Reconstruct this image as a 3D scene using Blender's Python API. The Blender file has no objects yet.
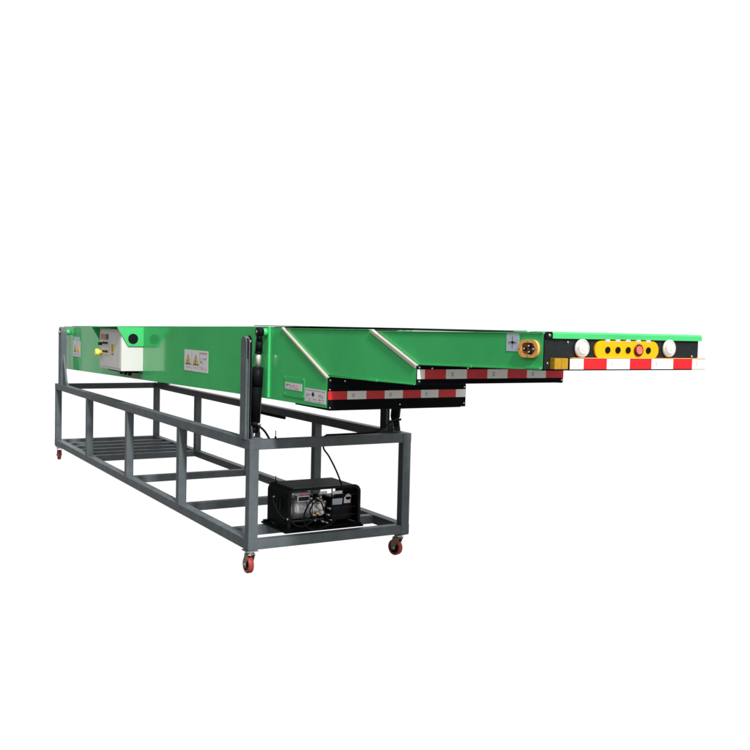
import bpy, bmesh, math, random
from mathutils import Vector, Matrix
random.seed(7)
S = bpy.context.scene
COL = S.collection

# ---------------------------------------------------------------- materials
def mat(name, col, rough=.5, spec=.5, metal=0., emit=0., bump=0., bscale=60., var=0., vscale=4., coat=0., rvar=0., dust=0.):
    m = bpy.data.materials.new(name); m.use_nodes = True
    nt = m.node_tree; N = nt.nodes; L = nt.links
    b = N['Principled BSDF']
    b.inputs['Base Color'].default_value = (*col, 1)
    b.inputs['Roughness'].default_value = rough
    b.inputs['Specular IOR Level'].default_value = spec
    b.inputs['Metallic'].default_value = metal
    if coat:
        b.inputs['Coat Weight'].default_value = coat; b.inputs['Coat Roughness'].default_value = .04
    if emit:
        b.inputs['Emission Color'].default_value = (*col, 1); b.inputs['Emission Strength'].default_value = emit
    tc = N.new('ShaderNodeTexCoord')
    if var or dust:
        n = N.new('ShaderNodeTexNoise'); n.inputs['Scale'].default_value = vscale; n.inputs['Detail'].default_value = 6
        n.inputs['Roughness'].default_value = .65
        L.new(tc.outputs['Object'], n.inputs['Vector'])
        r = N.new('ShaderNodeValToRGB')
        a = max(0, 1-var)
        r.color_ramp.elements[0].position = .3; r.color_ramp.elements[1].position = .7
        r.color_ramp.elements[0].color = (*[c*a for c in col], 1)
        r.color_ramp.elements[1].color = (*[min(1, c*(1+var)+dust) for c in col], 1)
        L.new(n.outputs['Fac'], r.inputs['Fac']); L.new(r.outputs['Color'], b.inputs['Base Color'])
    if rvar:
        n2 = N.new('ShaderNodeTexNoise'); n2.inputs['Scale'].default_value = vscale*1.7; n2.inputs['Detail'].default_value = 4
        L.new(tc.outputs['Object'], n2.inputs['Vector'])
        mr = N.new('ShaderNodeMapRange'); mr.inputs['To Min'].default_value = max(0, rough-rvar); mr.inputs['To Max'].default_value = rough+rvar
        L.new(n2.outputs['Fac'], mr.inputs['Value']); L.new(mr.outputs['Result'], b.inputs['Roughness'])
    if bump:
        n3 = N.new('ShaderNodeTexNoise'); n3.inputs['Scale'].default_value = bscale; n3.inputs['Detail'].default_value = 3
        L.new(tc.outputs['Object'], n3.inputs['Vector'])
        bp = N.new('ShaderNodeBump'); bp.inputs['Strength'].default_value = bump; bp.inputs['Distance'].default_value = .01
        L.new(n3.outputs['Fac'], bp.inputs['Height']); L.new(bp.outputs['Normal'], b.inputs['Normal'])
    return m

GREEN = mat('green_paint', (.060, .50, .155), .11, .26, bump=.035, bscale=3.2, var=.10, vscale=2.2, rvar=.05)
GREY = mat('grey_frame_paint', (.090, .108, .119), .45, .2, var=.20, vscale=9, bump=.05, bscale=130, rvar=.1)
BLACK = mat('black_coated_steel', (.0035, .0045, .006), .5, .04, var=.2, vscale=20, bump=.04, bscale=150)
CHAR = mat('charcoal_plate', (.013, .016, .017), .45, .18, var=.3, vscale=30, bump=.06, bscale=90)
GLOSSB = mat('black_gloss', (.006, .007, .009), .34, .10)
CYLB = mat('cylinder_black', (.0065, .007, .009), .42, .055)
RUBBER = mat('black_rubber', (.010, .010, .010), .7, .08, bump=.1, bscale=200)
WHITEBOX = mat('box_enamel', (.60, .595, .58), .35, .3, var=.03)
CHROME = mat('chrome_rod', (.66, .63, .61), .34, .5, metal=.55)
STEEL = mat('zinc_steel', (.62, .62, .60), .33, .5, metal=1., var=.1, vscale=30)
ALU = mat('cast_aluminium', (.68, .69, .72), .27, .5, metal=.7, var=.2, vscale=25, bump=.15, bscale=80)
RED = mat('red_reflective', (.62, .012, .02), .35, .4, var=.12, vscale=60)
WHITET = mat('white_reflective', (.80, .80, .77), .35, .4, var=.05, vscale=60)
STICK = mat('sticker_white', (.68, .66, .69), .4, .3, var=.04, vscale=40)
STICKB = mat('sticker_pale_blue', (.52, .60, .70), .4, .3)
INK = mat('ink', (.06, .06, .08), .5, .2)
INKL = mat('ink_faded', (.22, .22, .27), .5, .2)
INKR = mat('ink_red', (.55, .08, .09), .5, .2)
YEL = mat('warning_yellow', (.72, .55, .03), .45, .3)
YPAN = mat('yellow_panel', (.88, .40, .0), .4, .3, var=.03)
ORA = mat('orange_plastic', (.86, .43, .13), .4, .3, var=.06, vscale=25)
AMB = mat('amber_lens', (.40, .22, .008), .2, .5, var=.1, vscale=50)
KNOB = mat('yellow_knob', (.90, .80, .12), .3, .5)
TRIM = mat('cream_edge_trim', (.46, .435, .385), .4, .3, var=.08, vscale=30)
WHEEL = mat('red_polyurethane', (.30, .045, .038), .5, .25, var=.3, vscale=40)
CAPR = mat('red_cap', (.85, .16, .12), .3, .5)
BRASS = mat('brass_fitting', (.60, .42, .18), .3, .5, metal=1.)
PINK = mat('faded_stamp', (.80, .45, .43), .5, .2)
RINGD = mat('lamp_groove', (.62, .585, .53), .3, .5)
LENS = mat('lamp_lens', (.90, .88, .82), .15, .5, emit=.35)
RING = mat('lamp_rim', (.62, .61, .58), .25, .5)
BELT = mat('belt_rubber', (.010, .012, .012), .6, .15, bump=.1, bscale=120)
LAMPG = mat('green_lamp', (.03, .25, .10), .25, .5)
LAMPR = mat('red_lamp', (.50, .03, .03), .25, .5)

# ---------------------------------------------------------------- mesh helpers
class MB:
    def __init__(s): s.bm = bmesh.new(); s.mats = []
    def mi(s, m):
        if m not in s.mats: s.mats.append(m)
        return s.mats.index(m)
    def _fin(s, fs, m, smooth=False):
        i = s.mi(m)
        for f in fs: f.material_index = i; f.smooth = smooth
    def box(s, x0, x1, y0, y1, z0, z1, m, bev=0.):
        b = bmesh.new(); bmesh.ops.create_cube(b, size=1)
        for v in b.verts:
            v.co = Vector(((x0+x1)/2+v.co.x*(x1-x0), (y0+y1)/2+v.co.y*(y1-y0), (z0+z1)/2+v.co.z*(z1-z0)))
        if bev: bmesh.ops.bevel(b, geom=list(b.edges), offset=bev, segments=2, profile=.7, affect='EDGES')
        s.merge(b, m); return s
    def merge(s, b, m, smooth=False, M=None):
        i = s.mi(m); mp = {}
        for v in b.verts: mp[v] = s.bm.verts.new(M @ v.co if M else v.co)
        for f in b.faces:
            try: g = s.bm.faces.new([mp[v] for v in f.verts])
            except ValueError: continue
            g.material_index = i; g.smooth = smooth
        b.free()
    def prism(s, pts, axis, a, b_, m, bev=0.):
        """polygon pts in the plane normal to axis ('x': (y,z); 'y': (x,z); 'z': (x,y)) extruded a..b_"""
        b = bmesh.new()
        def P(p, t): return {'x': (t, p[0], p[1]), 'y': (p[0], t, p[1]), 'z': (p[0], p[1], t)}[axis]
        va = [b.verts.new(P(p, a)) for p in pts]; vb = [b.verts.new(P(p, b_)) for p in pts]
        n = len(pts)
        b.faces.new(va); b.faces.new(vb[::-1])
        for i in range(n): b.faces.new((va[i], vb[i], vb[(i+1) % n], va[(i+1) % n]))
        bmesh.ops.recalc_face_normals(b, faces=b.faces)
        if bev: bmesh.ops.bevel(b, geom=list(b.edges), offset=bev, segments=2, profile=.7, affect='EDGES')
        s.merge(b, m); return s
    def cyl(s, p, q, r, m, r2=None, n=28, cap=True, bev=0.):
        p = Vector(p); q = Vector(q); d = q-p
        b = bmesh.new()
        bmesh.ops.create_cone(b, cap_ends=cap, segments=n, radius1=r, radius2=r if r2 is None else r2, depth=d.length)
        if bev: bmesh.ops.bevel(b, geom=[e for e in b.edges if len(e.link_faces) == 2 and e.calc_face_angle() > 1], offset=bev, segments=2, affect='EDGES')
        M = Matrix.Translation((p+q)/2) @ d.to_track_quat('Z', 'Y').to_matrix().to_4x4()
        k0 = len(s.bm.faces); s.merge(b, m, True, M)
        s.bm.faces.ensure_lookup_table()
        for f in list(s.bm.faces)[k0:]:
            if len(f.verts) > 4: f.smooth = False
        return s
    def tube(s, pts, r, m, n=12, sub=8):
        P = [Vector(p) for p in pts]; Q = []
        for i in range(len(P)-1):
            a, b, c, d = P[max(i-1, 0)], P[i], P[i+1], P[min(i+2, len(P)-1)]
            for k in range(sub):
                t = k/sub
                Q.append(.5*((2*b)+(c-a)*t+(2*a-5*b+4*c-d)*t*t+(3*b-a-3*c+d)*t**3))
        Q.append(P[-1]); rings = []
        up = Vector((.13, .2, 1)).normalized()
        for i, c in enumerate(Q):
            t = (Q[min(i+1, len(Q)-1)]-Q[max(i-1, 0)]).normalized()
            u = (up - t*up.dot(t)).normalized(); up = u; w = t.cross(u)
            rings.append([s.bm.verts.new(c+r*(math.cos(2*math.pi*k/n)*u+math.sin(2*math.pi*k/n)*w)) for k in range(n)])
        fs = []
        for a, b in zip(rings, rings[1:]):
            for k in range(n): fs.append(s.bm.faces.new((a[k], a[(k+1) % n], b[(k+1) % n], b[k])))
        fs.append(s.bm.faces.new(rings[0][::-1])); fs.append(s.bm.faces.new(rings[-1]))
        s._fin(fs, m, True); return s
    def build(s, name, parent=None, label=None):
        bmesh.ops.recalc_face_normals(s.bm, faces=s.bm.faces)
        me = bpy.data.meshes.new(name); s.bm.to_mesh(me); s.bm.free()
        for m in s.mats: me.materials.append(m)
        o = bpy.data.objects.new(name, me); COL.objects.link(o)
        if parent:
            o.parent = parent
            w = Matrix.Translation(WORLD[parent.name]); o.matrix_parent_inverse = w.inverted()
        WORLD[o.name] = Vector((0, 0, 0))
        if label: o['label'] = label
        return o
WORLD = {}
def thing(name, loc, label, cat, group=None):
    o = bpy.data.objects.new(name, None); COL.objects.link(o); o.location = loc
    o.empty_display_size = .1; WORLD[o.name] = Vector(loc)
    o['label'] = label; o['category'] = cat
    if group: o['group'] = group
    return o
def stadium(cx, cz, w, h, n=12):
    r = h/2; a = w/2-r; out = []
    for k in range(n+1):
        t = -math.pi/2+math.pi*k/n; out.append((cx+a+r*math.cos(t), cz+r*math.sin(t)))
    for k in range(n+1):
        t = math.pi/2+math.pi*k/n; out.append((cx-a+r*math.cos(t), cz+r*math.sin(t)))
    return out
def rrect(cx, cz, w, h, r, n=6):
    out = []
    for sx, sz, t0 in ((1, -1, -90), (1, 1, 0), (-1, 1, 90), (-1, -1, 180)):
        for k in range(n+1):
            t = math.radians(t0+90*k/n); out.append((cx+sx*(w/2-r)+r*math.cos(t), cz+sz*(h/2-r)+r*math.sin(t)))
    return out

# ================================================================ SUPPORT CART
W = 1.10; LN = 5.09; ZB = .168; ZT = .809; T = .06; GZ = .018
cart = thing('support_cart', (.55, 2.5, GZ), 'long open dark grey square tube frame on four small red wheels, carrying the green conveyor', 'support frame')
BV = .004
for x0 in (0, W-T):
    MB().box(x0, x0+T, 0, LN, ZT-T, ZT, GREY, BV).build('side_rail', cart)
    MB().box(x0, x0+T, 0, LN, ZB, ZB+T, GREY, BV).build('side_rail', cart)
for y0 in (0, LN-T):
    MB().box(T, W-T, y0+.0015, y0+T-.0015, ZT-T+.001, ZT-.0015, GREY, BV).build('cross_rail', cart)
    MB().box(T, W-T, y0+.0015, y0+T-.0015, ZB+.001, ZB+T-.0015, GREY, BV).build('cross_rail', cart)
PY = (0.0, 1.214, 2.47, 3.745, LN-T)
for x0 in (0, W-T):
    for y0 in PY:
        MB().box(x0+.0012, x0+T-.0012, y0+.0012, y0+T-.0012, ZB+T-.002, ZT-T+.002, GREY, BV).build('post', cart)
for y0 in PY[1:4]:
    MB().box(T-.002, W-T+.002, y0, y0+T, ZB+.002, ZB+T-.003, GREY, BV).build('cross_beam', cart)
MB().box(T-.002, W-T+.002, .345, .405, ZB+.002, ZB+T-.003, GREY, BV).build('cross_beam', cart)
for y0 in (3.97, 4.22, 4.47, 4.72):
    MB().box(T-.002, W-T+.002, y0, y0+.05, ZB+.008, ZB+T-.004, GREY, BV).build('shelf_slat', cart)
# weld beads / corner plates under the corners
for x0 in (0, W-T):
    for y0 in (0, LN-T):
        mb = MB(); mb.box(x0+.002, x0+T-.002, y0+.002, y0+T-.002, ZB-.006, ZB+.0005, GREY, .002)
        mb.build('corner_plate', cart)
# lift posts (round topped channels)
def lift_post(x0, y0, z1, sgn):
    d = .080; w = .024; zc = z1-d/2; q = 16
    xs = (x0, x0+.006, x0+w-.006, x0+w) if sgn > 0 else (x0-w, x0-w+.006, x0-.006, x0)
    arch = [(y0, ZT-.002), (y0+d, ZT-.002)]+[(y0+d/2+d/2*math.cos(math.pi*k/q), zc+d/2*math.sin(math.pi*k/q)) for k in range(q+1)]
    mb = MB(); mb.prism(arch, 'x', xs[0], xs[1], GREY, .001); mb.prism(arch, 'x', xs[2], xs[3], GREY, .001)
    t = .006
    out = [(y0+d, ZT-.002)]+[(y0+d/2+d/2*math.cos(math.pi*k/q), zc+d/2*math.sin(math.pi*k/q)) for k in range(13)]
    inn = [(y0+d-t, ZT-.002)]+[(y0+d/2+(d/2-t)*math.cos(math.pi*k/q), zc+(d/2-t)*math.sin(math.pi*k/q)) for k in range(13)]
    for a in range(len(out)-1):
        mb.prism([out[a], out[a+1], inn[a+1], inn[a]], 'x', xs[1]-.0005, xs[2]+.0005, GREY)
    mb.box(xs[1], xs[2], y0+.012, y0+.018, ZT, zc-.09, GREY)
    p = mb.build('lift_post', cart)
    lug = [(y0-.006, ZT-.002), (y0+.064, ZT-.002)]+[(y0+.029+.035*math.cos(math.pi*k/q), zc+.012+.035*math.sin(math.pi*k/q)) for k in range(q+1)]
    la, lb = (xs[3]+.005, xs[3]+.010) if sgn > 0 else (xs[0]-.010, xs[0]-.005)
    MB().prism(lug, 'x', la, lb, CHAR, .001).build('inner_lug', p)  # grey painted lug in charcoal: its shade is put into the colour
    ba, bb = (xs[3], xs[3]+.005) if sgn > 0 else (xs[0]-.005, xs[0])
    MB().cyl((ba, y0+.006, zc+.010), (bb, y0+.006, zc+.010), .010, STEEL, n=16).build('bolt', p)
    return p
lift_post(-.010, .052, 1.40, 1)
lift_post(W-.004, .26, 1.40, -1)
# far pivot posts with gusset
def pivot_post(x0):
    mb = MB()
    arch = [(4.83, ZT-.002), (4.95, ZT-.002)]+[(4.89+.06*math.cos(math.pi*k/14), 1.335+.06*math.sin(math.pi*k/14)) for k in range(15)]
    mb.prism(arch, 'x', x0, x0+.055, GREY, .003)
    p = mb.build('pivot_post', cart)
    MB().prism([(4.829, ZT), (4.64, ZT), (4.70, ZT+.04), (4.829, 1.12)], 'x', x0+.018, x0+.037, GREY, .001).build('gusset', p)
    b = MB(); b.cyl((x0-.012, 4.89, 1.335), (x0+.067, 4.89, 1.335), .02, STEEL, n=20, bev=.003); b.build('pin', p)
pivot_post(.003); pivot_post(W-.058)

# casters
def caster(cx, cy, ang):
    c, s_ = math.cos(ang), math.sin(ang)
    M = Matrix.Translation((cx, cy, 0)) @ Matrix.Rotation(ang, 4, 'Z')
    R_ = .051; zc = GZ+R_; off = .022
    mb = MB()
    mb.box(-.036, .036, -.04, .04, ZB-.014, ZB-.007, STEEL, .001)
    mb.cyl((0, 0, ZB-.014), (0, 0, ZB-.030), .026, STEEL, n=24, bev=.002)
    for sx in (-1, 1):
        xx = sx*.0215
        mb.prism([(-.026, ZB-.028), (.026, ZB-.028), (off+.020, zc+.02), (off+.014, zc-.014), (off-.014, zc-.014), (off-.016, zc+.004)], 'x', xx-.0018, xx+.0018, STEEL, .0006)
    mb.box(-.0233, .0233, -.026, .026, ZB-.031, ZB-.0275, STEEL)
    mb.cyl((-.029, off, zc), (.029, off, zc), .0075, STEEL, n=12)
    mb.bm.transform(M)
    o = mb.build('caster', cart)
    w = MB()
    prof = [(-.0165, .036), (-.0165, .046), (-.0115, .0505), (.0115, .0505), (.0165, .046), (.0165, .036)]
    n = 40; rings = []
    for k in range(n):
        t = 2*math.pi*k/n
        rings.append([w.bm.verts.new((x, off+r*math.cos(t), zc+r*math.sin(t))) for x, r in prof])
    fs = []
    for k in range(n):
        a, b = rings[k], rings[(k+1) % n]
        for j in range(len(prof)): fs.append(w.bm.faces.new((a[j], a[(j+1) % 6], b[(j+1) % 6], b[j])))
    w._fin(fs, WHEEL, True); w.bm.transform(M)
    w.build('wheel', o)
    h = MB(); h.cyl((-.014, off, zc), (.014, off, zc), .0362, GLOSSB, n=36, bev=.002)
    h.cyl((-.0175, off, zc), (.0175, off, zc), .016, GLOSSB, n=20); h.bm.transform(M)
    h.build('hub', o)
caster(.036, .055, math.radians(0))
caster(1.058, .06, math.radians(18))
caster(.034, 5.02, math.radians(-8))
caster(1.06, 5.03, math.radians(12))

# ================================================================ CONVEYOR
conv = thing('telescopic_conveyor', (.55, 2.3, 1.0), 'long green telescopic belt conveyor with three nested sections and red and white striped ends', 'conveyor')
XC = .55
def mir(x): return 2*XC-x
def ztop(y): return 1.455-.0118*y
def zbot(y): return 1.049-.0175*y
# --- base section
mb = MB()
for a, b in ((.103, .115), (mir(.115), mir(.103))):
    mb.prism([(0, ztop(0)), (0, zbot(0)), (5.17, zbot(5.17)), (5.17, ztop(5.17))], 'x', a, b, GREEN, .0015)
for a, b in ((.115, .127-.001), (mir(.126), mir(.115))):
    mb.prism([(1.0, ztop(1)-.004), (1.0, zbot(1)+.002), (-.709, 1.0505), (-.709, 1.207), (-.16, 1.4545), (0, ztop(0)-.002)], 'x', a, b, GREEN, .001)
mb.box(.1265, mir(.1265), 5.155, 5.168, zbot(5.17)+.004, ztop(5.17)-.004, GREEN)     # rear cover
base = mb.build('base_section', conv)
# top lips (returned flanges)
for sgn in (1, -1):
    xa, xb = (.104, .140) if sgn > 0 else (mir(.140), mir(.104))
    mb = MB(); mb.prism([(.002, ztop(0)+.0005), (5.168, ztop(5.17)+.0005), (5.168, ztop(5.17)+.005), (.002, ztop(0)+.005)], 'x', xa, xb, GREEN, .001)
    mb.build('top_flange', base)
# under pan
mb = MB()
mb.prism([(-.30, zbot(-.3)+.004), (5.15, zbot(5.15)+.012), (5.15, zbot(5.15)+.03), (-.30, zbot(-.3)+.02)], 'x', .127, mir(.127), BLACK)
mb.box(.135, mir(.135), -.700, -.30, 1.036, 1.052, BLACK, .002)
mb.build('under_pan', base)
# belt
mb = MB()
mb.prism([(-.35, 1.4595), (5.10, ztop(5.1)+.001), (5.10, ztop(5.1)+.010), (-.35, 1.4640)], 'x', .175, mir(.175), BELT, .002)
mb.cyl((.175, 5.09, ztop(5.1)-.05), (mir(.175), 5.09, ztop(5.1)-.05), .05, BELT)
mb.build('belt', base)
# bumper plate of base section
def plate(parent, x0, x1, y, z0, z1, m=BLACK, name='end_plate'):
    return MB().box(x0, x1, y-.008, y, z0, z1, m, .0015).build(name, parent)
def tape(parent, xs, y, z0, z1, first_red, spots=True):
    mb = MB(); r = first_red
    for a, b in zip(xs, xs[1:]):
        mb.box(a, b, y-.0018, y-.0002, z0, z1, RED if r else WHITET)
        if spots and b-a > .08:   # little maker's stamp in each field
            cx = a+.036; cz = (z0+z1)/2
            mk = INKL if not r else LAMPR
            for k in range(3): mb.box(cx-.007, cx+.007, y-.0024, y-.0018, cz-.009+k*.007, cz-.006+k*.007, mk)
        r = not r
    return mb.build('reflective_tape', parent)
def screws(parent, pts, y, r=.0052):
    for x, z in pts:
        MB().cyl((x, y, z), (x, y-.004, z), r, STEEL, r2=r*.7, n=14).build('screw', parent)
p0 = plate(base, .1155, mir(.1155), -.7095, 1.041, 1.206)
YF = -.7175
tape(p0, [.1160, .228, .342, .454, .568, .684, .799, .916, .984], YF, 1.0945, 1.1375, True)
screws(p0, [(.127, 1.194), (.125, 1.146), (.127, 1.053), (.212, 1.190), (.55, 1.062), (.972, 1.060), (.90, 1.185), (.972, 1.15)], YF)
# slanted cream trim
def trim(parent, x, ya, za, yb, zb, w=.026, h=.010):
    mb = MB()
    d = Vector((0, yb-ya, zb-za)).normalized(); n = Vector((0, -d.z, d.y))
    if n.z < 0: n = -n
    def q(t0, lo, hi): return (t0[0]+n.y*lo, t0[1]+n.z*lo), (t0[0]+n.y*hi, t0[1]+n.z*hi)
    a0, a1 = q((ya, za), -w*.55, h*.5); b0, b1 = q((yb, zb), -w*.55, h*.5)
    mb.prism([a0, b0, b1, a1], 'x', x-.006, x+.012, TRIM, .0015)
    return mb.build('edge_trim', parent)
trim(base, .115, -.160, 1.4545, -.709, 1.207, w=.013, h=.008); trim(base, mir(.121), -.160, 1.4545, -.709, 1.207, w=.013, h=.008)
# access plate and stickers
ap = MB().box(.1125, .1148, -.452, -.198, 1.078, 1.188, GREEN, .001).build('access_plate', base)
for y, z in ((-.212, 1.178), (-.438, 1.178), (-.212, 1.09), (-.438, 1.09)):
    MB().cyl((.1125, y, z), (.110, y, z), .005, GREEN, n=10).build('screw', ap)
def sticker(x, ya, yb, za, zb, m=STICK, parent=base, name='sticker', label=None, marks=()):
    """on a face looking to -x; ya is the end seen on the left (larger y). marks: (u0,u1,v0,v1,mat), u to the right, v up, 0..1"""
    mb = MB(); mb.box(x-.0012, x-.0002, yb, ya, za, zb, m)
    for mk in marks:
        if mk[0] == 'tri':
            _, u, v, w, h, m1, m2 = mk
            yc = ya-(ya-yb)*u; zc = za+(zb-za)*v; ww = abs(ya-yb)*w/2; hh = (zb-za)*h
            mb.prism([(yc-ww, zc), (yc+ww, zc), (yc, zc+hh)], 'x', x-.0018, x-.0012, m2)
            mb.prism([(yc-ww*.72, zc+hh*.10), (yc+ww*.72, zc+hh*.10), (yc, zc+hh*.80)], 'x', x-.0024, x-.0018, m1)
            mb.prism([(yc-ww*.16, zc+hh*.14), (yc+ww*.16, zc+hh*.14), (yc+ww*.05, zc+hh*.36), (yc+ww*.2, zc+hh*.36), (yc-ww*.05, zc+hh*.62), (yc-.0, zc+hh*.40), (yc-ww*.16, zc+hh*.40)], 'x', x-.0030, x-.0024, m2)
        else:
            u0, u1, v0, v1, mm = mk
            mb.box(x-.0020, x-.0012, ya-(ya-yb)*u1, ya-(ya-yb)*u0, za+(zb-za)*v0, za+(zb-za)*v1, mm)
    return mb.build(name, parent, label)
rnd = random.Random(3)
def scribble(u0, u1, v0, v1, cols, m, rows=1, fill=.62):
    out = []
    for r in range(rows):
        vh = (v1-v0)/rows; va = v0+r*vh; u = u0; cw = (u1-u0)/cols
        for c in range(cols):
            uu = u0+c*cw
            for k in range(3):
                a = rnd.random()
                if a < fill:
                    if rnd.random() < .5: out.append((uu+cw*.1, uu+cw*.85, va+vh*(.12+.28*k), va+vh*(.12+.28*k+.11), m))
                    else: out.append((uu+cw*(.1+.28*k), uu+cw*(.1+.28*k+.14), va+vh*.1, va+vh*.82, m))
    return out
# warning sticker: two yellow triangles, captions, text column
wm = [('tri', .17, .30, .24, .50, YEL, INK), ('tri', .50, .30, .24, .50, YEL, INK), (.33, .338, .04, .94, INKL), (.655, .663, .04, .94, INKL)]
wm += scribble(.09, .28, .12, .24, 4, INKL)+scribble(.41, .60, .12, .24, 4, INKL)+scribble(.70, .94, .42, .70, 4, INK, 2, .5)+scribble(.70, .94, .12, .32, 4, INKL, 2, .5)+[(.68, .96, .86, .875, INKL), (.68, .96, .90, .912, INKR)]
sticker(.103, 1.420, .955, 1.137, 1.283, marks=wm, name='warning_sticker')
wm2 = [('tri', .28, .30, .36, .45, YEL, INK), ('tri', .72, .30, .36, .45, YEL, ORA)]+scribble(.15, .42, .10, .22, 3, INKL)+scribble(.58, .88, .10, .22, 3, INKL)
sticker(.103, 4.745, 4.445, 1.105, 1.262, marks=wm2, name='warning_sticker', label='narrow white sticker with two small yellow triangles')
sticker(.103, 4.71, 4.49, 1.2625, 1.30, m=STICKB, marks=scribble(.4, .8, .3, .7, 2, INKL), name='sticker')
sticker(.1125, -.217, -.425, 1.1165, 1.1545, marks=scribble(.06, .34, .50, .85, 4, INK)+scribble(.36, .80, .45, .85, 6, INKR)+scribble(.06, .85, .16, .32, 14, INKL), name='name_sticker', parent=ap)
sm = scribble(.06, .26, .42, .72, 2, INKL)+[(.36, .44, .46, .76, INK), (.33, .47, .56, .64, INK)]+scribble(.68, .90, .44, .74, 2, INKL)
sm += scribble(.06, .28, .22, .34, 5, INKL)+scribble(.34, .58, .22, .34, 5, INKL)+scribble(.66, .92, .22, .34, 5, INKL)+scribble(.06, .94, .06, .14, 18, INKL)+[(.03, .97, .89, .91, INKL)]
sticker(.115, -.459, -.698, 1.0665, 1.139, marks=sm, name='instruction_sticker')
# vertical joint flange at y=0
MB().box(.1045, .116, -.0035, 0-.0005, zbot(0)+.002, ztop(0)-.004, GREEN, .0005).build('joint_flange', base)
# pivot lugs
for sg in (1, -1):
    X = (lambda v: v) if sg > 0 else mir
    mb = MB(); mb.cyl((X(.076), .03, 1.427), (X(.1025), .03, 1.425), .017, GREEN, r2=.026, n=24); mb.build('lift_pin', base)
    mb = MB(); mb.cyl((X(.060), 4.89, 1.335), (X(.1025), 4.89, 1.345), .026, GREEN, n=24); mb.build('pivot_pin', base)
# --- control box with green hood
cb = MB().box(-.072, .1028, 2.390, 3.035, 1.077, 1.408, WHITEBOX, .003).build('control_box', conv)
MB().box(-.074, -.071, 2.415, 3.010, 1.095, 1.40, WHITEBOX, .002).build('door', cb)
MB().box(-.02, .09, 2.46, 2.96, 1.058, 1.0765, BLACK, .003).build('cable_gland_plate', cb)
for y in (2.5, 2.62, 2.74): MB().cyl((.03, y, 1.058), (.03, y, 1.036), .014, RUBBER, n=14).build('cable_gland', cb)
hood = MB()
for ya, yb in ((2.378, 2.3885), (3.19, 3.20)):
    hood.prism([(.1025, 1.4225), (-.108, 1.4225), (-.020, 1.274), (.1025, 1.274)], 'y', ya, yb, GREEN, .001)
hood.prism([(2.377, 1.4225), (3.201, 1.4135), (3.201, 1.4175), (2.377, 1.4265)], 'x', -.110, .104, GREEN, .001)
hood = hood.build('hood', conv)
sp = MB(); sp.cyl((.017, 2.3775, 1.333), (.017, 2.371, 1.333), .039, GLOSSB, n=36, bev=.002)
for r in (.012, .021, .030): 
    for k in range(24):
        t = 2*math.pi*k/24; sp.box(.017+r*math.cos(t)-.0018, .017+r*math.cos(t)+.0018, 2.3703, 2.3712, 1.333+r*math.sin(t)-.0018, 1.333+r*math.sin(t)+.0018, CHAR)
sp.build('speaker', hood)
xf = -.0745
def knob(y, z, m, r=.013, l=.012, name='button', lab=None):
    return MB().cyl((xf, y, z), (xf-l, y, z), r, m, n=18, bev=.0015).build(name, cb, lab)
for y, m in ((2.965, LAMPR), (2.90, LAMPR), (2.845, LAMPG), (2.79, GLOSSB)):
    mb = MB(); mb.box(xf-.004, xf, y-.021, y+.021, 1.316, 1.360, m, .001); mb.build('indicator', cb)
for z in (1.262, 1.192): MB().box(xf-.0012, xf, 2.772, 2.973, z, z+.010, STICK).build('name_strip', cb)
for y in (2.90, 2.845, 2.79):
    knob(y, 1.288, GLOSSB, .009, .010); knob(y, 1.218, GLOSSB, .009, .010)
knob(2.96, 1.278, GLOSSB, .013, .030, 'selector_switch')
mb = MB(); mb.cyl((xf, 2.965, 1.205), (xf-.022, 2.965, 1.205), .017, YEL, n=20); mb.build('switch_neck', cb)
mb = MB(); mb.cyl((xf-.018, 2.965, 1.205), (xf-.055, 2.965, 1.205), .030, KNOB, n=28, bev=.006); mb.build('emergency_stop', cb, 'yellow round knob standing out from the box door')
sticker(-.074, 2.672, 2.585, 1.212, 1.290, marks=[(.08, .92, .05, .95, YEL), (.22, .30, .2, .9, INK), (.55, .66, .15, .85, INKL)]+scribble(.3, .8, .1, .8, 2, INK, 3), parent=cb, name='warning_label')
MB().box(-.0748, -.0738, 2.60, 2.655, 1.196, 1.204, INK).build('label_line', cb)

# --- middle section
mb = MB(); X1 = .1275
for a, b in ((X1, X1+.007), (mir(X1+.007), mir(X1))):
    mb.prism([(.9, 1.447), (.9, 1.211), (-1.510, 1.2245), (-1.510, 1.306), (-1.118, 1.4565), (-.13, 1.4475)], 'x', a, b, GREEN, .001)
mid = mb.build('middle_section', conv)
for a, b in ((X1-.004, X1+.03), (mir(X1+.03), mir(X1-.004))):
    mb = MB(); mb.prism([(-.16, 1.4480), (-1.10, 1.4566), (-1.10, 1.4606), (-.16, 1.4520)], 'x', a, b, GREEN, .0008)
    mb.build('top_flange', mid)
for a, b in ((X1-.006, X1-.0003), (mir(X1-.0003), mir(X1-.006))):
    mb = MB(); mb.prism([(-.722, 1.2125), (-1.505, 1.2220), (-1.505, 1.2270), (-.722, 1.2175)], 'x', a, b, GREEN, .001)
    mb.box(a-.001, b, -1.19, -1.10, 1.2165, 1.2262, GREEN, .001)
    mb.build('bottom_flange', mid)
MB().prism([(.8, 1.213), (-1.495, 1.2235), (-1.495, 1.2295), (.8, 1.219)], 'x', X1+.008, mir(X1+.008), BLACK).build('under_pan', mid)
trim(mid, X1, -1.118, 1.4565, -1.510, 1.306, w=.021, h=.008); trim(mid, mir(X1+.006), -1.118, 1.4565, -1.510, 1.306, w=.021, h=.008)
p1 = plate(mid, X1+.0005, mir(X1+.0005), -1.5105, 1.2255, 1.3065)
YM = -1.5185
tape(p1, [X1+.001, .168, .281, .396, .512, .629, .745, .862, .972], YM, 1.2485, 1.2905, False)
screws(p1, [(.139, 1.299), (.205, 1.2955), (.40, 1.2955), (.63, 1.2955), (.86, 1.2955), (.961, 1.299), (.139, 1.238), (.961, 1.238)], YM)
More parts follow.
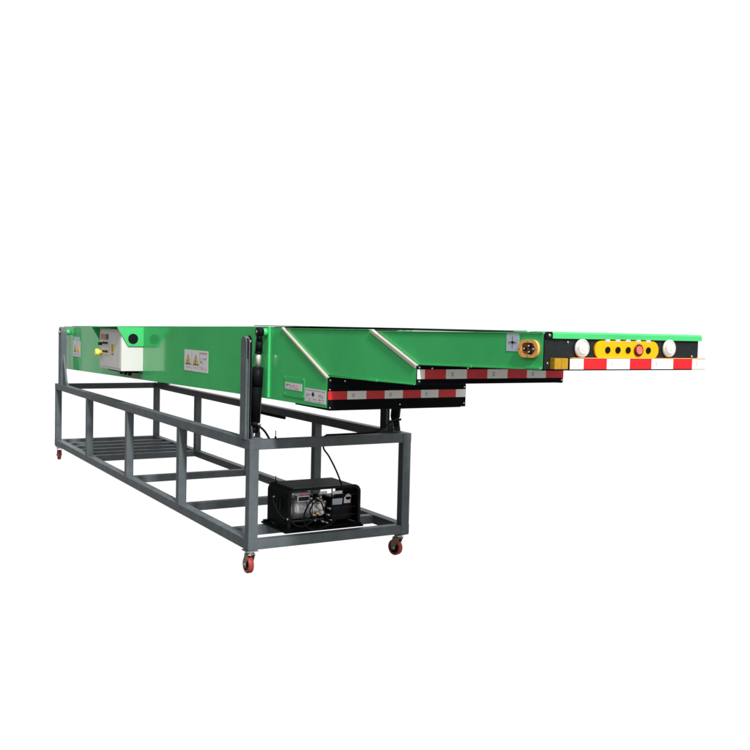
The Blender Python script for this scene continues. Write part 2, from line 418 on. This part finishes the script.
mb = MB()
mb.prism([(.4, 1.4610), (-1.38, 1.4655), (-1.38, 1.4705), (.4, 1.4650)], 'x', .185, mir(.185), BELT, .0015)
mb.build('belt', mid)

# --- end section
mb = MB(); X2 = .1425
for a, b in ((X2, X2+.006), (mir(X2+.006), mir(X2))):
    mb.prism([(.2, 1.445), (.2, 1.285), (-1.479, 1.3095), (-2.322, 1.3335), (-2.322, 1.4625), (-1.14, 1.4475)], 'x', a, b, GREEN, .001)
end = mb.build('end_section', conv)
for a, b in ((X2-.003, X2+.035), (mir(X2+.035), mir(X2-.003))):
    mb = MB(); mb.prism([(-1.14, 1.4480), (-2.32, 1.4630), (-2.32, 1.4672), (-1.14, 1.4522)], 'x', a, b, GREEN, .0008)
    mb.build('top_flange', end)
for a, b in ((X2-.006, X2-.0003), (mir(X2-.0003), mir(X2-.006))):
    mb = MB(); mb.prism([(-1.535, 1.3105), (-2.318, 1.3305), (-2.318, 1.3360), (-1.535, 1.3150)], 'x', a, b, GREEN, .001)
    mb.box(a-.001, b, -1.90, -1.83, 1.318, 1.327, GREEN, .001)
    mb.box(a-.002, b, -2.318, -2.235, 1.3315, 1.3395, GREEN, .001)
    mb.build('bottom_flange', end)
MB().prism([(.1, 1.2875), (-2.31, 1.327), (-2.31, 1.334), (.1, 1.2945)], 'x', X2+.008, mir(X2+.008), BLACK).build('under_pan', end)
mb = MB()
mb.prism([(-1.05, 1.4590), (-2.27, 1.4645), (-2.27, 1.4685), (-1.05, 1.4640)], 'x', .19, mir(.19), BELT, .0015)
mb.cyl((.19, -2.27, 1.435), (mir(.19), -2.27, 1.435), .032, BELT)
mb.build('belt', end)
YE = -2.3225
# L-shaped end plate: full depth at the left, shallower to the right
mb = MB()
mb.prism([(X2+.0005, 1.3335), (.250, 1.3335), (.250, 1.3755), (mir(X2+.0005), 1.3765), (mir(X2+.0005), 1.4610), (X2+.0005, 1.4610)], 'y', YE-.008, YE, CHAR, .0012)
pe = mb.build('end_plate', end)
YQ = YE-.008
mb = MB()   # green nose flange, folded over the top edge
mb.prism([(YQ-.010, 1.4455), (YQ-.010, 1.4640), (YQ-.004, 1.4705), (-2.20, 1.4695), (-2.20, 1.4675), (YQ-.0045, 1.4680), (YQ-.0075, 1.4625), (YQ-.0075, 1.4455)], 'x', .172, .966, GREEN, .0006)
mb.build('nose_flange', end)
mb = MB(); mb.prism(rrect(.158, 1.4570, .032, .026, .006), 'y', YQ-.007, YQ, GLOSSB, .001); mb.build('corner_cap', pe)
screws(pe, [(.1575, 1.457)], YQ-.007, .0062)
screws(pe, [(.1575, 1.3545), (.252, 1.433), (.70+.22, 1.383)], YQ, .0055)
# tapes on a strip bumper just ahead of the plate
bs = MB().box(.2505, .985, YQ-.016, YQ-.0015, 1.3315, 1.3735, BLACK, .001).build('bumper_strip', end)
mb = MB()
xs = [.251, .318, .436, .556, .674, .795, .905, .984]; r = False
for a, b in zip(xs, xs[1:]):
    mb.box(a, b, YQ-.0180, YQ-.0162, 1.3335, 1.3725, RED if r else WHITET)
    if not r and b-a > .07: mb.box(a+.022, a+.03, YQ-.0186, YQ-.0180, 1.347, 1.361, PINK)
    r = not r
mb.build('reflective_tape', bs)
MB().box(.262, .985, YQ-.018, YQ-.001, 1.3738, 1.3760, ORA, .0005).build('strip_edge', bs)
# button panel
bp_ = MB(); bp_.prism(stadium(.550, 1.4065, .338, .069), 'y', YQ-.010, YQ-.0005, YPAN, .002)
panel = bp_.build('button_panel', end)
YB = YQ-.010
for x in (.444, .497, .551, .660):
    mb = MB(); mb.cyl((x, YB-.0003, 1.4060), (x, YB-.005, 1.4060), .0125, GLOSSB, n=24, bev=.001); mb.build('button', panel)
mb = MB(); mb.cyl((.606, YB-.0003, 1.4062), (.606, YB-.008, 1.4062), .0235, mat('dark_red_ring', (.10, .008, .008), .35, .4), n=28, bev=.002); o = mb.build('button', panel, 'large red stop button')
mb = MB(); mb.cyl((.6035, YB-.008, 1.4062), (.6035, YB-.011, 1.4062), .0158, CAPR, n=28, bev=.004); mb.build('stop_cap', panel)
for x in (.444, .497, .551, .606, .660):
    mb = MB(); mb.box(x-.0105, x+.0105, YQ-.0118, YQ-.0102, 1.4365, 1.4455, STICK)
    mb.box(x-.0105, x+.0105, YQ-.0100, YQ-.001, 1.4365, 1.4455, STICK)
    for k in (-1, 1): mb.box(x+k*.004-.0024, x+k*.004+.0024, YQ-.0124, YQ-.0118, 1.4395, 1.4425, INKL)
    mb.build('button_label', panel)
def work_light(x, z, lab):
    mb = MB(); mb.cyl((x, YQ-.0005, z), (x, YQ-.014, z), .0345, RING, n=44, bev=.003)
    o = mb.build('work_light', end, lab)
    mb = MB(); mb.cyl((x, YQ-.0142, z), (x, YQ-.017, z), .0245, RINGD, r2=.0235, n=36); mb.cyl((x, YQ-.0172, z), (x, YQ-.0195, z), .0205, LENS, r2=.017, n=36)
    mb.cyl((x, YQ-.0197, z), (x, YQ-.0205, z), .0125, RINGD, n=30); mb.cyl((x, YQ-.0207, z), (x, YQ-.0225, z), .0100, LENS, r2=.007, n=30); mb.build('lens', o)
    mb = MB()
    for k in range(30):
        t = 2*math.pi*k/30; c, s_ = math.cos(t), math.sin(t); mb.cyl((x+.0285*c, YQ-.0145, z+.0285*s_), (x+.0285*math.cos(t+.21), YQ-.0145, z+.0285*math.sin(t+.21)), .0010, RINGD, n=6)
    for a, b in ((.026, .0), (-.026, .0)): mb.cyl((x+a, YQ-.0142, z+b), (x+a, YQ-.0158, z+b), .002, STEEL, n=8)
    mb.build('reflector', o)
work_light(.317, 1.4110, None); work_light(.780, 1.4145, None)
# amber sensor blocks
for x0, x1 in ((.170, .2020), (.2030, .2350)):
    mb = MB(); mb.box(x0, x1, YQ-.026, YQ-.0005, 1.3345, 1.3745, AMB, .002); mb.build('amber_sensor', end)
# orange socket plate on the side
yc, zc = -2.2490, 1.4050
def ring(outer, inner, x0, x1, m):
    mb = MB(); n = len(outer)
    for i in range(n):
        j = (i+1) % n; mb.prism([outer[i], outer[j], inner[j], inner[i]], 'x', x0, x1, m)
    bmesh.ops.remove_doubles(mb.bm, verts=mb.bm.verts, dist=1e-6)
    return mb
so = rrect(yc, zc, .112, .066, .031, 8); si = rrect(yc, zc, .076, .044, .020, 8)
sk = ring(so, si, X2-.010, X2-.0003, ORA); sk.prism(si, 'x', X2-.002, X2-.0005, mat('socket_recess', (.36, .17, .075), .5, .3))
sk = sk.build('socket_plate', end)
for dy, dz in ((.020, .000), (-.006, .011), (-.008, -.011), (-.031, .0)):
    mb = MB(); mb.cyl((X2-.004, yc+dy, zc+dz), (X2-.010, yc+dy, zc+dz), .0088, GLOSSB, n=22, bev=.001); o = mb.build('socket', sk)
    mb = MB(); mb.cyl((X2-.010, yc+dy, zc+dz), (X2-.0115, yc+dy, zc+dz), .0036, STICK, n=12); mb.build('contact', o)
for dy, dz in ((0, .0275), (0, -.0275), (.048, 0), (-.048, 0)):
    MB().cyl((X2-.010, yc+dy, zc+dz), (X2-.0125, yc+dy, zc+dz), .0024, BRASS, n=10).build('screw', sk)
mk = [(.47, .53, .2, .86, INKL), (.18, .82, .48, .52, INKL), (.36, .64, .46, .54, INKL), (.44, .56, .42, .58, INKL)]
mk += [(.2+.16*k, .26+.16*k, .43, .46, INKL) for k in range(4)]+[(.2+.16*k, .26+.16*k, .54, .57, INKL) for k in range(4)]
sticker(X2, -2.112, -2.187, 1.3925, 1.4600, m=STICKB, marks=mk, parent=end, name='diagram_sticker')
# white cable clip on top of the end section
MB().box(.16, .20, -2.21, -2.13, 1.4675, 1.4735, STICK, .001).build('top_clip', end)

# ================================================================ HYDRAULIC CYLINDERS
def cylinder(x, yb, lab):
    t = thing('hydraulic_cylinder', (x, yb, ZT), lab, 'hydraulic cylinder', 'hydraulic cylinders lifting the conveyor')
    P0 = Vector((x, yb, .858)); P1 = Vector((x-.004, .03, 1.427)); d = (P1-P0).normalized()
    def at(z): return P0+(P1-P0)*((z-P0.z)/(P1.z-P0.z))
    mb = MB(); mb.cyl(at(.905), at(1.222), .0310, CYLB, n=40, bev=.001)
    mb.cyl(at(1.1055), at(1.1085), .0328, CHAR, n=40); mb.cyl(at(1.109), at(1.222), .0324, CYLB, n=40, bev=.001)
    mb.cyl(at(.875), at(.906), .022, CYLB, r2=.031, n=30)
    mb.cyl((x-.022, P0.y, P0.z), (x+.014, P0.y, P0.z), .022, CYLB, n=26, bev=.002)
    body = mb.build('barrel', t)
    MB().cyl(at(1.222), at(1.31), .0155, CHROME, n=30).build('rod', t)
    mb = MB(); mb.cyl(at(1.303), at(1.316), .0228, CYLB, n=36, bev=.001); mb.cyl(at(1.316), at(1.374), .0210, CYLB, n=36, bev=.001)
    mb.cyl(at(1.374), at(1.412), .0185, CYLB, r2=.0175, n=36)
    mb.build('rod_cap', t)
    mb = MB(); s = 1 if x < .55 else -1
    mb.cyl((x-.023, .03, 1.427), (x+.013, .03, 1.427), .0275, CYLB, n=36, bev=.004)
    mb.cyl((x-.027, .03, 1.427), (x+.010, .03, 1.427), .0085, STEEL, n=20)
    mb.build('rod_eye', t)
    # clevis bracket on the cart corner
    mb = MB()
    for dx in (-.030, .018):
        mb.prism([(yb-.040, ZT+.0015), (yb+.040, ZT+.0015), (yb+.022, .880), (yb-.022, .880)], 'x', x+dx, x+dx+.005, GREY, .001)
    mb.box(x-.034, x+.034, yb-.046, yb+.046, ZT+.0003, ZT+.0035, GREY)
    mb.cyl((x-.038, yb, .858), (x+.030, yb, .858), .009, STEEL, n=16, bev=.002)
    mb.build('clevis', t)
    mb = MB(); mb.cyl((x+.004, yb-.02, .893), (x+.010, yb-.052, .889), .009, BRASS if x > .55 else STEEL, n=14)
    mb.build('fitting', t)
cylinder(.066, .090, 'black hydraulic cylinder with bright chrome rod, standing in front of the green side')
cylinder(1.046, .120, 'black hydraulic cylinder mostly hidden behind the striped end plate, over the right wheel')

# ================================================================ POWER UNIT
pu = thing('hydraulic_power_unit', (.54, .24, ZB+T), 'black hydraulic pump unit with silver motor inside an open black housing, on the frame floor', 'pump unit')
X0, XB, Y0, YB2, Z0, Z1 = .298, .788, .098, .400, .2500, .4880
MB().box(.268, .806, .072, .425, ZB+T-.001, ZB+T+.012, BLACK, .003).build('base_plate', pu)
mb = MB()
mb.box(.276, .798, .080, .118, ZB+T+.011, .2515, BLACK, .004); mb.box(.276, .798, .38, .418, ZB+T+.011, .2515, BLACK, .004)
mb.box(.286, .788, .118, .38, ZB+T+.011, .246, BLACK)
mb.build('foot_rail', pu)
# open fronted housing: rounded shell
R0 = .045
def shell_pts(x0, x1, z0, z1, r, n=8):
    pts = [(x0, z0)]
    for k in range(n+1): t = math.pi-math.pi/2*k/n; pts.append((x0+r+r*math.cos(t), z1-r+r*math.sin(t)))
    for k in range(n+1): t = math.pi/2-math.pi/2*k/n; pts.append((x1-r+r*math.cos(t), z1-r+r*math.sin(t)))
    pts.append((x1, z0)); return pts
o_ = shell_pts(X0, XB, Z0, Z1, R0); i_ = shell_pts(X0+.010, XB-.010, Z0, Z1-.010, R0-.009)
mb = MB()
for k in range(len(o_)-1): mb.prism([o_[k], o_[k+1], i_[k+1], i_[k]], 'y', Y0, YB2, BLACK)
bmesh.ops.remove_doubles(mb.bm, verts=mb.bm.verts, dist=1e-6)
hs = mb.build('housing', pu)
oo = shell_pts(X0-.004, XB+.004, Z0, Z1+.004, R0+.003); ii = shell_pts(X0+.014, XB-.014, Z0, Z1-.014, R0-.013)
mb = MB()
for k in range(len(oo)-1): mb.prism([oo[k], oo[k+1], ii[k+1], ii[k]], 'y', Y0-.007, Y0-.0005, GLOSSB)
bmesh.ops.remove_doubles(mb.bm, verts=mb.bm.verts, dist=1e-6)
mb.build('front_rim', hs)
mb = MB()   # slots in the left cheek
for y in (.20, .245): mb.box(X0-.0045, X0-.0005, y, y+.016, .35, .42, CHAR, .001)
mb.build('cheek_slot', hs)
mb = MB(); mb.box(X0+.012, XB-.012, .300, .306, Z0, .40, BLACK)
mb.build('back_panel', hs)
# right bay bars
mb = MB()
for z in (.300, .348, .425): mb.box(.600, .778, .112, .116, z, z+.003, CHAR)
mb.box(.598, .604, .112, .118, .252, .476, BLACK)
mb.build('bay_rail', hs)
# motor
mb = MB()
mb.cyl((.318, .20, .350), (.345, .20, .350), .060, ALU, r2=.066, n=40, bev=.004)
mb.cyl((.345, .20, .350), (.455, .20, .350), .067, ALU, n=44, bev=.002)
mb.cyl((.455, .20, .350), (.480, .20, .350), .070, ALU, n=44, bev=.003)
for xx in (.368, .398, .430): mb.cyl((xx, .20, .350), (xx+.004, .20, .350), .0685, ALU, n=44)
mot = mb.build('motor', pu)
mb = MB(); mb.box(.366, .448, .115, .165, .404, .438, ALU, .004); mb.box(.372, .442, .1135, .1155, .409, .434, CHAR)
mb.build('terminal_box', mot)
mb = MB(); mb.box(.378, .436, .1100, .1135, .441, .450, INKR); mb.build('motor_label', mot)
mb = MB(); mb.box(.385, .430, .1312, .1335, .335, .368, STICK)
for k in range(3): mb.box(.391, .424, .1302, .1312, .341+k*.009, .344+k*.009, INK)
mb.build('rating_plate', mot)
# pump and valves
mb = MB()
mb.box(.490, .560, .150, .240, .300, .400, ALU, .006)
mb.cyl((.520, .150, .365), (.520, .118, .365), .019, STEEL, n=18, bev=.002)
mb.cyl((.542, .150, .325), (.542, .125, .325), .014, STEEL, n=18, bev=.002)
mb.cyl((.505, .150, .322), (.505, .112, .322), .011, BRASS, n=14)
mb.cyl((.525, .19, .400), (.525, .19, .432), .016, GLOSSB, n=18, bev=.002)
mb.cyl((.550, .17, .400), (.550, .17, .425), .012, STEEL, n=18, bev=.002)
mb.cyl((.560, .19, .36), (.585, .19, .36), .028, ALU, n=24, bev=.003)
mb.build('valve_block', pu)
for a, b, c in ((.575, .31, .300), (.59, .275, .302), (.565, .262, .31), (.535, .272, .30), (.545, .395, .35), (.50, .42, .34), (.48, .285, .33), (.582, .35, .33)):
    MB().cyl((a, .135, b), (a+.012, .11, b-.004), .008, STEEL, n=12).build('hose_coupling', pu)
# tank (black) with labels
mb = MB(); mb.box(.612, .770, .150, .290, .258, .410, GLOSSB, .012); mb.cyl((.69, .21, .41), (.69, .21, .428), .022, GLOSSB, n=20, bev=.003)
tk = mb.build('oil_tank', pu)
mb = MB(); mb.box(.618, .700, .1482, .1496, .362, .398, STICKB)
for k in range(3): mb.box(.624, .694, .1474, .1482, .367+k*.010, .370+k*.010, INKL)
mb.build('tank_label', tk)
mb = MB(); mb.box(.706, .752, .1482, .1496, .366, .405, STICK); mb.cyl((.735, .1482, .405), (.735, .1496, .405), .020, STICK, n=20); mb.build('tank_label', tk)
mb = MB(); mb.box(.600, .672, .1090, .1105, .436, .455, STICK); mb.build('white_tag', hs)
mb = MB(); mb.box(.522, .575, .130, .1315, .440, .456, STICK); mb.build('white_tag', hs)

# ================================================================ HOSES
def hose(pts, r, m, lab, name='hydraulic_hose', cat='hose', grp='hoses and cables of the pump', ends=None):
    mb = MB(); mb.tube(pts, r, m); o = mb.build(name); o['label'] = lab; o['category'] = cat
    if grp: o['group'] = grp
    if ends:
        for p, q, rr in ends: MB().cyl(p, q, rr, STEEL, n=12).build('end_fitting', o)
    return o
hose([(.500, .030, .812), (.512, .072, .735), (.548, .066, .68), (.590, .055, .600), (.622, .045, .520), (.636, .035, .455), (.632, .035, .380), (.590, .035, .300), (.520, .035, .256), (.440, .035, .246), (.385, .035, .275), (.375, .040, .335), (.410, .055, .395), (.465, .09, .420), (.515, .13, .398)],
     .0053, RUBBER, 'thin black hose hanging from the front top rail and looping in front of the pump', ends=[((.515, .13, .398), (.52, .15, .385), .010)])
hose([(.060, .030, .889), (.085, .020, .868), (.110, .030, .845), (.135, .045, .815), (.16, .066, .790), (.20, .072, .765), (.34, .071, .760), (.47, .071, .768)],
     .0065, RUBBER, 'black hose dropping from the near cylinder behind the front top rail')
hose([(1.060, .066, .889), (1.01, .070, .885), (.960, .055, .862), (.90, .045, .835), (.84, .035, .819), (.70, .022, .8165), (.500, .018, .8165)],
     .0065, RUBBER, 'black hose from the right cylinder sagging down onto the front top rail')
hose([(.290, .295, .410), (.284, .265, .380), (.280, .20, .340), (.282, .13, .312), (.300, .086, .308), (.345, .080, .268), (.40, .084, .262), (.46, .10, .285), (.508, .112, .318)],
     .0048, CHAR, 'short grey cable curving round the left cheek of the pump housing', name='power_cable', cat='cable', ends=[((.300, .295, .413), (.289, .295, .41), .007), ((.287, .092, .31), (.293, .087, .309), .0075)])
hose([(.460, .085, .300), (.430, .072, .350), (.455, .070, .400), (.500, .075, .405), (.530, .080, .350), (.560, .09, .290), (.60, .10, .268)],
     .0045, RUBBER, 'short thin black hose curled tightly beside the silver motor')
hose([(1.050, 2.30, .737), (1.050, 2.1, .736), (1.050, 1.9, .736), (1.050, 1.76, .737)], .012, RUBBER, 'black hose clipped under the right top rail of the frame')
for i, (x, y, z, lab) in enumerate(((.170, .022, .835, 'upright tail of a black cable tie on the front top rail'),)):
    mb = MB(); mb.box(x-.0022, x+.0022, y-.0012, y+.0012, z-.02, z+.020, RUBBER)
    mb.box(x-.003, x+.003, -.0025, -.0005, ZT-T-.004, ZT+.004, CHAR) if False else None
    mb.box(x-.0050, x+.0050, y-.005, y+.005, ZT+.0005, ZT+.012, RUBBER, .001)
    o = mb.build('cable_tie'); o['label'] = lab; o['category'] = 'cable tie'
mb = MB(); mb.box(.318, .322, .330, .334, .488, .535, RUBBER); mb.box(.314, .326, .326, .338, .4925, .500, RUBBER, .001)
o = mb.build('cable_tie'); o['label'] = 'upright black cable tie tail standing on the pump housing'; o['category'] = 'cable tie'

# ================================================================ CAMERA
R_ = Vector((0.8589735592840346, -0.5114609900906404, 0.023918195300208625))
U_ = Vector((0.005774609356522086, 0.05638744388090384, 0.9983922626199371))
F_ = Vector((0.5119873810336507, 0.8574544371499163, -0.051388810788182186))
cd = bpy.data.cameras.new('camera'); cam = bpy.data.objects.new('camera', cd); COL.objects.link(cam)
M = Matrix(((R_.x, U_.x, -F_.x, -2.126751588639385), (R_.y, U_.y, -F_.y, -4.936709219401532), (R_.z, U_.z, -F_.z, 1.4726852407821311), (0, 0, 0, 1)))
cam.matrix_world = M
cd.sensor_width = 36; cd.lens = 36*937.7764/750; cd.clip_end = 500; cd.clip_start = .05
S.camera = cam

# ================================================================ LIGHT
w = bpy.data.worlds.new('World'); S.world = w; w.use_nodes = True
nt = w.node_tree; N = nt.nodes; L = nt.links
bg = N['Background']; bg.inputs['Strength'].default_value = 1.0
tc = N.new('ShaderNodeTexCoord')
dot = N.new('ShaderNodeVectorMath'); dot.operation = 'DOT_PRODUCT'
nrm = N.new('ShaderNodeVectorMath'); nrm.operation = 'NORMALIZE'
L.new(tc.outputs['Generated'], nrm.inputs[0])
L.new(nrm.outputs['Vector'], dot.inputs[0]); dot.inputs[1].default_value = (.6428, .7660, 0)
mr = N.new('ShaderNodeMapRange'); mr.interpolation_type = 'SMOOTHSTEP'
mr.inputs['From Min'].default_value = math.cos(math.radians(59)); mr.inputs['From Max'].default_value = math.cos(math.radians(48))  # white sector behind the machine; unseen sides kept dark to shape reflections
L.new(dot.outputs['Value'], mr.inputs['Value'])
sep = N.new('ShaderNodeSeparateXYZ'); L.new(nrm.outputs['Vector'], sep.inputs['Vector'])
up = N.new('ShaderNodeMapRange'); up.interpolation_type = 'SMOOTHSTEP'
up.inputs['From Min'].default_value = .18; up.inputs['From Max'].default_value = .68
L.new(sep.outputs['Z'], up.inputs['Value'])
c1 = N.new('ShaderNodeMixRGB'); c1.inputs['Color1'].default_value = (.075, .070, .060, 1); c1.inputs['Color2'].default_value = (1.25, 1.25, 1.25, 1)
L.new(up.outputs['Result'], c1.inputs['Fac'])
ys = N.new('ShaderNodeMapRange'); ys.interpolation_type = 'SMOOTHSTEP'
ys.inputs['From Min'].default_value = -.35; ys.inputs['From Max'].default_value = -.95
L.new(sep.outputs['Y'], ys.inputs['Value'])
c0 = N.new('ShaderNodeMixRGB'); c0.inputs['Color1'].default_value = (.080, .068, .052, 1); c0.inputs['Color2'].default_value = (.85, .83, .80, 1)  # added fill: unseen low front of the world brightened to lift shaded faces
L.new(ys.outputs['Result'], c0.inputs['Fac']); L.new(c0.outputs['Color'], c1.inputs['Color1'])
c2 = N.new('ShaderNodeMixRGB'); c2.inputs['Color2'].default_value = (1.03, 1.03, 1.03, 1)
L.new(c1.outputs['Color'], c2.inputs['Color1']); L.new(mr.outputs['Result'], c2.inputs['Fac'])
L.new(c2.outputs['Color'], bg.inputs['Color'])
ld = bpy.data.lights.new('key_lamp', 'SUN'); ld.energy = 4.4; ld.angle = math.radians(5); ld.color = (1, .985, .96)
lo = bpy.data.objects.new('key_lamp', ld); COL.objects.link(lo)
lo.rotation_euler = Vector((-.15, -1, .95)).to_track_quat('Z', 'Y').to_euler()

S.view_settings.view_transform = 'Standard'; S.view_settings.look = 'None'
S.view_settings.exposure = 0; S.view_settings.gamma = 1
